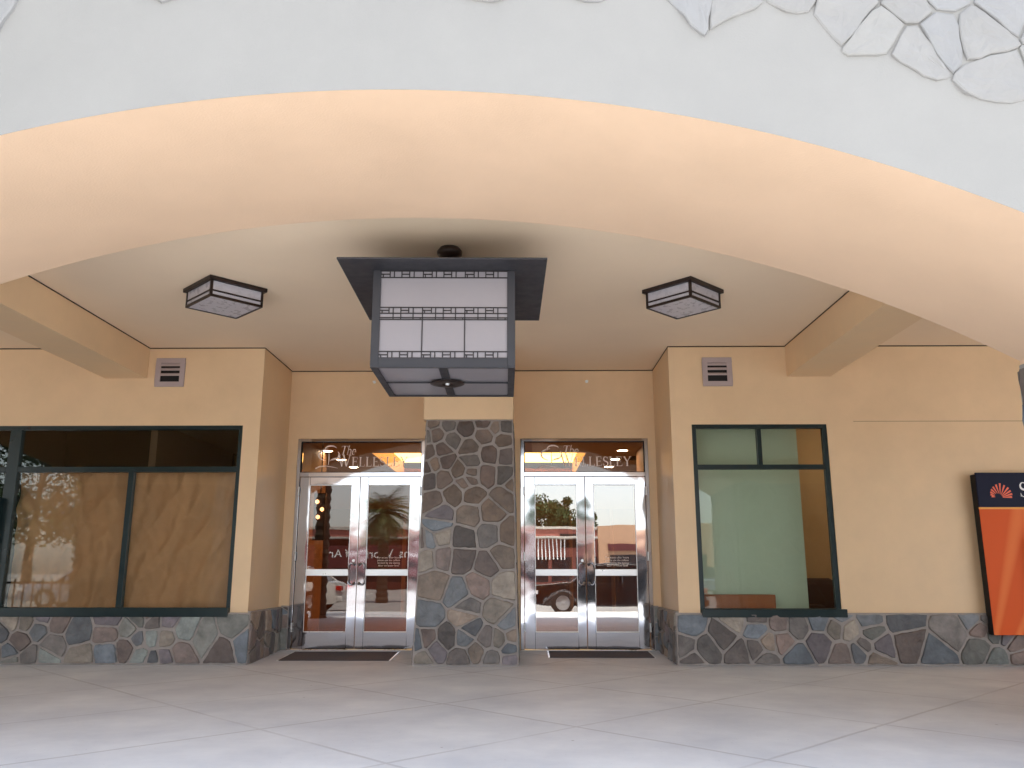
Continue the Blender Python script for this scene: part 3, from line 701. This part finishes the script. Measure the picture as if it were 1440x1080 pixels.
# flush-mounted ceiling lamps
def ceiling_lamp(loc,a,b,rz,label):
    t=thing('ceiling_lamp',label,'ceiling lamp',loc,rz,'flush ceiling lamps on the porch ceiling')
    H=.205; hx,hy=a/2,b/2; e=.024
    s=MB(); s.box(-hx-.028,hx+.028,-hy-.028,hy+.028,-.042,-.001); lpart(t,s,'top_plate',M['bronze'],bevel=.004)
    for sx in (-1,1):
        for sy in (-1,1):
            s=MB(); s.box(*sorted((sx*hx,sx*(hx-e))),*sorted((sy*hy,sy*(hy-e))),-H,-.042); lpart(t,s,'corner_post',M['bronze'])
    for nm,z0,z1 in (('band',-.150,-.135),('bottom_rim',-H-.001,-H+.022)):
        s=MB(); s.box(-hx+e*.2,hx-e*.2,-hy-.002,-hy+e*.8,z0,z1); s.box(-hx+e*.2,hx-e*.2,hy-e*.8,hy+.002,z0,z1)
        s.box(-hx-.002,-hx+e*.8,-hy+e*.8,hy-e*.8,z0+.0005,z1-.0005); s.box(hx-e*.8,hx+.002,-hy+e*.8,hy-e*.8,z0+.0005,z1-.0005); lpart(t,s,nm,M['bronze'])
    for q in ((-hx+e,hx-e,-hy+.008,-hy+.014),(-hx+e,hx-e,hy-.014,hy-.008),(-hx+.008,-hx+.014,-hy+e,hy-e),(hx-.014,hx-.008,-hy+e,hy-e)):
        s=MB(); s.box(*q,-H+.02,-.043); lpart(t,s,'side_glass',M['alab'])
    s=MB(); s.box(-hx+e*.7,hx-e*.7,-hy+e*.7,hy-e*.7,-H+.004,-H+.010); lpart(t,s,'bottom_glass',M['alab'])
    return t
# left: corners near(-3.055,7.81) left(-3.465,8.21) right(-2.68,8.24) far(-3.09,8.63)
ceiling_lamp((-3.07,8.22,CZ),.565,.565,R(45.5),'black framed square frosted glass ceiling lamp, left of the big lantern')
ceiling_lamp((1.667,8.31,CZ),.545,.545,R(45),'black framed square frosted glass ceiling lamp, right of the big lantern')

# big hanging lantern
LT=thing('hanging_lantern','huge square grey metal lantern with flat roof plate and leaded frosted panels','lantern',(-.655,7.14,2.71),R(-1.3) if False else R(1.2))
W=1.17; hw=W/2; HH=.815; fw=.065
s=MB(); s.box(-.84,.84,-.84,.84,HH,HH+.016); lpart(LT,s,'roof_plate',M['lantern'],bevel=.004)
s=MB(); s.tube([(0,0,HH+.01),(0,0,1.20)],.016,10); lpart(LT,s,'stem',M['bronze'],smooth='auto')
s=MB(); s.lathe([(0,1.145),(.06,1.15),(.11,1.175),(.115,1.205),(.09,1.2395),(0,1.2395)],(0,0,0),28); lpart(LT,s,'canopy',M['bronze'],smooth=True)
s=MB()
for sx in (-1,1):
    for sy in (-1,1): s.box(*sorted((sx*hw,sx*(hw-fw))),*sorted((sy*hw,sy*(hw-fw))),0,HH)
for z0,z1 in ((0,.068),):
    s.box(-hw+fw,hw-fw,-hw,-hw+.03,z0,z1); s.box(-hw+fw,hw-fw,hw-.03,hw,z0,z1); s.box(-hw,-hw+.03,-hw+fw,hw-fw,z0,z1); s.box(hw-.03,hw,-hw+fw,hw-fw,z0,z1)
lpart(LT,s,'frame',M['lantern'],bevel=.003)
gw=W-2*fw
def lattice(mb):
    """in plane coordinates u 0..gw, z; returns rects"""
    r=[]; t=.0085
    H_=lambda a,b,z,th=t: r.append((a,b,z-th/2,z+th/2))
    V_=lambda u,a,b,th=t: r.append((u-th/2,u+th/2,a,b))
    zr=[(.755,.812),(.447,.497),(.070,.124)]
    for (a,b) in zr:
        H_(0,gw,a); H_(0,gw,b)
        for k in range(3):
            o=k*gw/3; P=gw/3
            for f in (.21,.31,.49,.675,.78): V_(o+f*P,a,b)
            if k: V_(o,a,b)
            H_(o,o+.21*P,(a+b)/2); H_(o+.49*P,o+.675*P,(a+b)/2); V_(o+.05*P,a,(a+b)/2)
    a,b=.394,.447
    H_(0,gw,a); H_(0,gw,a+.016)
    for k in range(3):
        o=k*gw/3; P=gw/3
        for f in (.31,.49,.78): V_(o+f*P,a,b)
        if k: V_(o,.124,b)
        V_(o+.95*P,a,a+.016)
    return r
for k in range(4):
    ang=k*pi/2
    def X(u,d,z): 
        x,y=-gw/2+u,-hw+d; return (x*cos(ang)-y*sin(ang),x*sin(ang)+y*cos(ang),z)
    s=MB()
    def bx(s,u0,u1,d0,d1,z0,z1):
        n=len(s.v); s.v+=[X(u,d,z) for z in (z0,z1) for d in (d0,d1) for u in (u0,u1)]
        for q in ((0,2,3,1),(4,5,7,6),(0,1,5,4),(2,6,7,3),(0,4,6,2),(1,3,7,5)): s.f.append(tuple(n+i for i in q)); s.m.append(0)
    bx(s,0,gw,.018,.024,.066,HH); gp=lpart(LT,s,'glass_panel',M['frost'])
    s=MB()
    for i,(u0,u1,z0,z1) in enumerate(lattice(None)): bx(s,max(0,u0),min(gw,u1),.010+.0001*(i%7),.0185,z0,z1)
    lo=s.build('lattice',M['lattice']); lo.parent=gp
# bottom
s=MB(); e=hw-.002
for q in ((-e,e,-e,-e+.03),(-e,e,e-.03,e),(-e,-e+.055,-e+.03,e-.03),(e-.055,e,-e+.03,e-.03),(-.035,.035,-e+.03,e-.03)): s.box(*q,-.012,-.001)
s.box(-e+.055,-.035,-.012,.012,-.011,-.0015); s.box(.035,e-.055,-.012,.012,-.011,-.0015)
lpart(LT,s,'bottom_frame',M['lantern'])
s=MB(); s.box(-e+.02,e-.02,-e+.02,e-.02,.002,.008); lpart(LT,s,'bottom_glass',M['frost'])
s=MB(); s.lathe([(.05,-.020),(.055,-.022),(.145,-.019),(.15,-.016),(.15,-.0125)],(0,0,0),40); s.lathe([(0,-.013),(.048,-.013),(.05,-.020)],(0,0,0),24); fo=lpart(LT,s,'bottom_disc',M['bronze'],smooth='auto'); s=MB(); s.lathe([(0,-.032),(.014,-.028),(.018,-.014)],(0,0,0),16); s=s.build('finial',M['steel_dull'],None,smooth=True); s.parent=fo

# sprinkler heads on the recess wall
def sprinkler(x,z,lab):
    t=thing('sprinkler_head',lab,'sprinkler',(x,YB,z),0,'sprinkler heads high on the recess wall')
    s=MB(); s.lathe([(0,-.002),(.022,-.003),(.023,-.008),(.009,-.014),(.009,-.04),(.014,-.044),(0,-.045)],(0,0,0),14,axis='y'); lpart(t,s,'sprinkler_body',M['steel_dull'],smooth='auto')
    s=MB(); s.tube([(-.018,-.05,0),(-.018,-.075,0),(.018,-.075,0),(.018,-.05,0)],.003,6); lpart(t,s,'yoke',M['steel_dull'])
sprinkler(-2.15,3.78,'small pale sprinkler head on the wall above the left doors'); sprinkler(.93,3.78,'small pale sprinkler head on the wall above the right doors')
# mats
def door_mat(x0,x1,y0,y1,label):
    zz=lambda y:.004+(y-10.62)/(11.9-10.62)*.051
    t=thing('door_mat',label,'door mat',((x0+x1)/2,(y0+y1)/2,zz((y0+y1)/2)),0,'rubber mats before the doors')
    t.rotation_euler=(math.atan2(.051,1.28),0,0); a,b=(x1-x0)/2,(y1-y0)/2
    s=MB(); s.box(-a,a,-b,b,.002,.011); lpart(t,s,'mat_body',M['rubber'],bevel=.003)
    for q in ((-a-.02,-a-.001),(a+.001,a+.02)):
        s=MB(); s.box(q[0],q[1],-b,b,.001,.010); lpart(t,s,'metal_edge',M['steel_dull'])
door_mat(-3.03,-1.66,10.84,11.62,'dark ribbed door mat in front of the left glass doors')
door_mat(.34,1.66,11.12,11.72,'dark ribbed door mat in front of the right glass doors')

# things behind the right window
cb=thing('cardboard_box','long low brown cardboard box on the floor behind the right window','box',(2.68,10.9,0))
s=MB(); s.box(-.46,.46,-.10,.10,.0,.81); lpart(cb,s,'box_body',M['card'],bevel=.004)
s=MB(); s.box(-.455,.455,-.102,-.1005,.66,.805); lpart(cb,s,'flap',M['card'])
ch=thing('armchair','dark brown rounded armchair behind the green partition in right window','chair',(4.22,11.95,0),R(20))
def rbox(x0,x1,y0,y1,z0,z1): s=MB(); s.box(x0,x1,y0,y1,z0,z1); return s
for nm,q,b in (('seat',(-.3,.3,-.3,.3,.3,.46),.05),('backrest',(-.32,.32,.20,.38,.35,1.0),.085),('armrest',(-.42,-.3,-.3,.32,.2,.66),.05),('armrest',(.3,.42,-.3,.32,.2,.66),.05)):
    lpart(ch,rbox(*q),nm,M['shadecloth'],bevel=b)
for sx in (-.34,.34):
    for sy in (-.25,.28): lpart(ch,MB().tube([(sx,sy,0.003),(sx,sy,.24)],.02,8),'leg',M['black'])

# ------------------------------------------------------------------ cash machine panel at the right edge
AT=thing('cash_machine','orange and navy bank cash machine surround with sunburst logo on wall','cash machine',(5.56,YF-.05,.36))
pw,ph=1.75,1.90
s=MB(); s.box(0,pw,-.11,-.001,0,ph); lpart(AT,s,'cabinet',M['black'],bevel=.005)
s=MB(); s.box(.008,pw-.008,-.116,-.1105,.0,1.475); op=lpart(AT,s,'orange_panel',M['orange'])
s=MB(); s.box(.0,pw,-.135,-.1105,1.50,ph+.02); nv=lpart(AT,s,'header_sign',M['navy'],bevel=.004)
s=MB(); s.box(.004,pw-.004,-.125,-.1105,1.4755,1.4995); lpart(AT,s,'yellow_strip',M['yel'])
s=MB(); hub=(.27,1.615)
rays=[(172,.10,.16),(160,.11,.185),(147,.12,.205),(133,.11,.225),(118,.10,.245),(102,.085,.265),(86,.07,.285),(68,.06,.265),(50,.05,.26),(34,.05,.245),(18,.05,.235),(3,.045,.215)]
for i,(a,r0,r1) in enumerate(rays):
    a=R(a); r0*=.62; r1*=.66
    dx,dz=cos(a),sin(a)*.92; nx,nz=-dz,dx
    w0,w1=.003,.0125
    yy=-.1362-.0001*i
    s.face([(hub[0]+dx*r0+nx*w0,yy,hub[1]+dz*r0+nz*w0),(hub[0]+dx*r0-nx*w0,yy,hub[1]+dz*r0-nz*w0),(hub[0]+dx*r1-nx*w1,yy,hub[1]+dz*r1-nz*w1),(hub[0]+dx*r1+nx*w1,yy,hub[1]+dz*r1+nz*w1)])
lg=s.build('sunburst_logo',M['orangelogo']); lg.parent=nv
s=MB(); word(s,'SUNTRUST',lambda u,v,k:(u,-.1362-.00005*k,v),.515,1.62,.18,track=.10); lt=s.build('lettering',M['wlet']); lt.parent=nv
s=MB(); s.box(.53,1.40,-.22,-.117,.38,1.12); mp=lpart(AT,s,'machine_body',M['dkgrey'],bevel=.015)
s=MB(); s.box(.70,1.1,-.223,-.2205,.78,1.05); q=s.build('screen',M['shopglass']); q.parent=mp
s=MB(); s.box(.70,1.0,-.232,-.2205,.45,.66); q=s.build('keypad',M['steel_dull']); q.parent=mp
s=MB(); s.box(.545,.60,-.23,-.2205,.98,1.0); q=s.build('card_slot',M['wlet']); q.parent=mp
# grey downpipe at the right pier
dpipe=thing('downpipe','grey drain pipe with rounded elbow at the back edge of the right stone pier','pipe',(3.825,6.24,0))
lpart(dpipe,MB().tube([(0,.03,.01),(0,.03,2.45),(.01,.03,2.54),(.05,.03,2.60),(.13,.03,2.63),(.35,.03,2.63)],.042,14),'pipe_run',mat('pipe_grey',lin(140,142,150),.4,var=.06),smooth='auto')
lpart(dpipe,MB().lathe([(.052,-.02),(.056,-.02),(.056,.02),(.052,.02)],(0,.03,1.2),14),'clamp',M['bronze'])

# ------------------------------------------------------------------ across the parking lot (seen in the glass)
OB=thing('shop_building','low pink and cream strip of shops with maroon awning across the car park','building',(0,-36,-.14))
def op_(mb,n,m,**k): return lpart(OB,mb,n,m,**k)
s=MB(); s.box(-16,5.2,-8,0,0,4.1); op_(s,'wall',M['shopwall'])
s=MB(); s.box(5.2,20,-8,.6,0,4.35); op_(s,'wall',M['shopwall2'])
s=MB(); s.box(-16.1,5.19,-8,.12,4.1,4.3); op_(s,'cornice',M['kerb'],bevel=.02)
s=MB(); s.box(-16,5.1,.0,1.6,3.4,3.54); op_(s,'canopy',M['kerb'],bevel=.02)
s=MB(); s.box(-15.8,-1,1.3,1.62,1.45,2.95); aw_=op_(s,'awning',M['maroon'])
# lettering faces +Y
RT=Matrix.Rotation(pi,3,'Z')@ROTX
t=font_text('Creations  Works of Art',.82,'lettering',M['wlet'],None,(-9.3,1.64,2.12),RT); t.parent=aw_
for i in range(12):
    x=-15+i*1.7
    if x+1.3<5: 
        s=MB(); s.box(x,x+1.45,.01,.05,.5,2.2); wn=op_(s,'shop_window',M['shopglass']); 
for x in (6,9.5,13):
    s=MB(); s.box(x,x+2.6,.61,.65,.5,2.3); op_(s,'shop_window',M['shopglass'])
s=MB(); s.box(5.9,11,.61,.75,2.6,3.1); op_(s,'sign_board',M['maroon'])
s=MB(); s.box(2.6,4.5,.01,.12,2.85,3.75); op_(s,'sign_board',M['black'])
for i in range(11):
    s=MB(); s.box(.2+i*.26,.27+i*.26,1.3,1.36,2.0,3.4); op_(s,'rail_bar',M['wlet'])
# trees
def tree(x,y,h,cr,seed,leafm,label,n=9000,zl=.32):
    rng=random.Random(seed); t=thing('tree',label,'tree',(x,y,-.14),0,'trees beyond the car park')
    tk=MB(); pts=[(0,0,0)]
    for i in range(1,6): pts.append((pts[-1][0]+rng.uniform(-.12,.12),pts[-1][1]+rng.uniform(-.12,.12),h*.11*i))
    tk.tube(pts,[h*.035*(1-.12*i) for i in range(6)],9)
    top=pts[-1]; tips=[]
    for i in range(9):
        a=rng.uniform(0,2*pi); r=cr*rng.uniform(.4,.85); z=h*rng.uniform(zl,.95)
        mid=(top[0]+cos(a)*r*.45,top[1]+sin(a)*r*.45,(top[2]+z)/2+.2); e_=(cos(a)*r,sin(a)*r,z); tips.append(e_)
        tk.tube([top,mid,e_],[h*.014,h*.009,h*.003],6)
    lpart(t,tk,'trunk',M['bark'],smooth=True)
    lv=MB(); tips.append((0,0,h*.9))
    cl=[]
    for e_ in tips:
        for k in range(4): cl.append((e_[0]+rng.gauss(0,cr*.16),e_[1]+rng.gauss(0,cr*.16),e_[2]+rng.gauss(0,h*.06),cr*rng.uniform(.14,.3)))
    for i in range(n):
        c_=rng.choice(cl); d=Vector((rng.gauss(0,1),rng.gauss(0,1),rng.gauss(0,.8))); d=d.normalized()*c_[3]*rng.uniform(.5,1.1)
        p=Vector(c_[:3])+d; s_=rng.uniform(.08,.17)
        a=Vector((rng.gauss(0,1),rng.gauss(0,1),rng.gauss(0,1))).normalized(); b=a.orthogonal().normalized()
        lv.face([p-a*s_,p+b*s_*.5,p+a*s_,p-b*s_*.5])
    lpart(t,lv,'crown',leafm)
tree(-17.5,-16,7.0,4.4,1,M['leafo'],'broad olive green tree beyond the car park, nearest the shops')
tree(-24,-20,8.0,5.2,2,M['leaf'],'broad dark green tree beyond the car park, farthest left')
tree(-20.5,-27,8,4.5,3,M['leafo'],'rounder olive tree standing behind the two other trees')
tree(2.0,-47,6.9,2.6,4,M['leaf'],'dark tree rising over the roof of the pink shops')
tree(4.9,-48,6.3,1.7,5,M['leaf'],'small dark tree rising over the join of pink and cream shops')
# palms
def palm(x,y,h,tr,fl,seed,label,nf=34):
    rng=random.Random(seed); t=thing('palm_tree',label,'palm tree',(x,y,-.14),0,'palm trees by the kerb')
    tk=MB(); rows=[]
    nn=int(h/.11)
    tk.tube([(0,0,h*i/nn) for i in range(nn+1)],[tr*(1.0+(.16 if i%2 else -.04)+.25*max(0,1-i/5)) for i in range(nn+1)],12); lpart(t,tk,'trunk',M['bark'])
    fr=MB()
    for k in range(nf):
        a=rng.uniform(0,2*pi); el=rng.uniform(-.9,1.25); L_=fl*rng.uniform(.75,1.1)
        P=[Vector((0,0,h))]; d=Vector((cos(a)*cos(el),sin(a)*cos(el),sin(el)))
        for i in range(9): P.append(P[-1]+d*L_/9); d=(d+Vector((0,0,-.16))).normalized()
        fr.tube(P,[.018*(1-i/10)+.003 for i in range(10)],4,cap=False)
        side=Vector((-sin(a),cos(a),0))
        for i in range(2,10):
            for q in (0,.5):
                p=P[i]-(P[i]-P[i-1])*q; tdir=(P[i]-P[i-1]).normalized()
                for s_ in (-1,1):
                    ll=L_*.34*sin(pi*min(1,(i-q)/9.5+.06))+.05
                    e_=p+(side*s_*.8+tdir*.55+Vector((0,0,-.25))).normalized()*ll
                    fr.face([p-tdir*.018,p+tdir*.018,e_])
    lpart(t,fr,'crown',M['frond'])
palm(-4.9,3.05,6.6,.165,1.9,11,'tall rough-trunked palm by the white car')
palm(-5.7,-11,3.5,.2,1.5,12,'short palm with a wide drooping crown before the maroon awning',90)
# fence
fx0=-24; FN=thing('iron_fence','low black iron railing across the left bay of the arcade','fence',(-17.2,4.7,.0),0)
s=MB(); s.box(0,9.2,-.02,.02,.86,.90); s.box(0,9.2,-.02,.02,.10,.13); lpart(FN,s,'rail',M['iron'])
for i in range(52):
    s=MB(); s.box(i*.18,i*.18+.02,-.01,.01,.0,.95); lpart(FN,s,'bar',M['iron'])
# cars
def car(loc,rz,paint,label,L=4.6,Wd=1.85,H=1.46,suv=False):
    t=thing('parked_car',label,'car',loc,rz,'cars parked across the lane')
    # side profile stations: x, bottom z, belt z, half width at belt
    hl=L/2; st=[]
    n=28
    def belt(u): # u 0 rear..1 front
        if suv: return .62+.34*min(1,u/.04)*(1 if u<.72 else 1-.25*(u-.72)/.28)
        return .60+.30*min(1,u/.05)*(1 if u<.62 else 1-.32*((u-.62)/.38)**1.5)
    def half(u): return Wd/2*(1-.10*abs(2*u-1)**4-.06*(u>.9))
    rows=[]
    for i in range(n+1):
        u=i/n; x=-hl+L*u; hb=half(u); zb=.22+.10*(abs(2*u-1)**6); zt=belt(u)
        if i in (0,n): hb*=.93; zt-=.05
        arch=0
        for wx in (.19,.80):
            d=abs(u-wx)*L
            if d<.38: arch=sqrt(.38**2-d*d)
        zlo=zb if not arch else max(zb,.33+arch)
        rows.append([(x,-hb*.9,zb+.02),(x,-hb,zlo),(x,-hb*1.0,min(zt-.02,max(.62,zlo+.03))),(x,-hb*.95,zt),(x,-hb*.5,zt+.02),(x,hb*.5,zt+.02),(x,hb*.95,zt),(x,hb,min(zt-.02,max(.62,zlo+.03))),(x,hb,zlo),(x,hb*.9,zb+.02)])
    s=MB(); s.grid(rows,close_v=True); s.face(rows[0]); s.face(rows[-1][::-1]); lpart(t,s,'body',paint,smooth='auto')
    # cabin
    if suv: prof=[(.02,.93),(.06,H-.05),(.12,H),(.48,H+.0),(.58,H-.03),(.72,.96)]
    else: prof=[(.10,.90),(.24,H-.06),(.34,H),(.50,H),(.58,H-.03),(.74,.90)]
    rows=[]
    for u,z in prof:
        x=-hl+L*u; hb=half(u)*(.93-.19*(z-.9)/(H-.9)); rows.append([(x,-hb,.86),(x,-hb,z-.001),(x,hb,z-.001),(x,hb,.86)])
    s=MB(); s.grid(rows,close_v=True); cbn=lpart(t,s,'cabin_glass',M['carglass'])
    # roof and pillars
    s=MB(); rp=[]
    for u,z in prof[1:-1]:
        x=-hl+L*u; hb=half(u)*(.93-.19*(z-.9)/(H-.9))+.008; rp.append([(x,-hb,z-.05),(x,-hb*.97,z+.004),(x,0,z+.02),(x,hb*.97,z+.004),(x,hb,z-.05)])
    s.grid(rp); lpart(t,s,'roof',paint,smooth=True)
    s=MB()
    for (ua,za),(ub,zb_) in ((prof[0],prof[1]),(prof[-1],prof[-2]),((.42,.88),(.42,H-.02))):
        for sg in (-1,1):
            ha=half(ua)*(.93-.19*(za-.9)/(H-.9))+.004; hb=half(ub)*(.93-.19*(zb_-.9)/(H-.9))+.004
            s.tube([(-hl+L*ua,sg*ha,za),(-hl+L*ub,sg*hb,zb_)],.03,6)
    lpart(t,s,'pillars',paint)
    for wx in (.19,.80):
        for sg in (-1,1):
            x=-hl+L*wx; y=sg*(Wd/2-.11)
            s=MB(); s.lathe([(.20,-.1),(.31,-.1),(.33,-.07),(.33,.07),(.31,.1),(.20,.1)],(x,y,.33),22,axis='y'); wh=lpart(t,s,'wheel',M['tyre'],smooth='auto')
            s=MB(); s.lathe([(0,sg*.075),(.06,sg*.08),(.19,sg*.06),(.205,sg*.1),(.205,-sg*.05)],(x,y,.33),18,axis='y'); r_=s.build('rim',M['rim']); r_.parent=wh
    for sg in (-1,1):
        z=.70 if not suv else .80; hz=.09 if not suv else .2
        s=MB(); s.box(-hl-.012,-hl+.14,*sorted((sg*Wd*.30,sg*Wd*.478)),z-hz/2,z+hz); lpart(t,s,'taillight',M['redlamp'],bevel=.01)
        s=MB(); s.box(hl-.2,hl+.01,*sorted((sg*Wd*.27,sg*Wd*.45)),.58,.69); lpart(t,s,'headlight',M['clearlamp'],bevel=.01)
        s=MB(); s.box(hl*.28,hl*.28+.12,*sorted((sg*Wd*.46,sg*Wd*.56)),.92,1.04); lpart(t,s,'wing_mirror',paint,bevel=.02)
    s=MB(); s.box(-hl-.05,-hl+.12,-Wd*.47,Wd*.47,.34,.5); lpart(t,s,'bumper',M['iron'] if suv else paint,bevel=.03)
    s=MB(); s.box(hl-.14,hl+.04,-Wd*.45,Wd*.45,.3,.48); lpart(t,s,'bumper',M['iron'] if suv else paint,bevel=.03)
    return t
car((2.55,-2.45,-.14),R(180),M['carblack'],'black parked saloon car reflected in the right glass doors')
car((-7.85,-3.2,-.14),R(180),M['carwhite'],'white parked estate car with large red tail lamps beside the palm',H=1.42)
car((-15,-9,-.14),R(170),M['carsilver'],'silver parked saloon car farthest left in front of the fence')
car((9.5,-24,-.14),R(90),M['carsilver'],'silver parked saloon car in front of the cream shop')
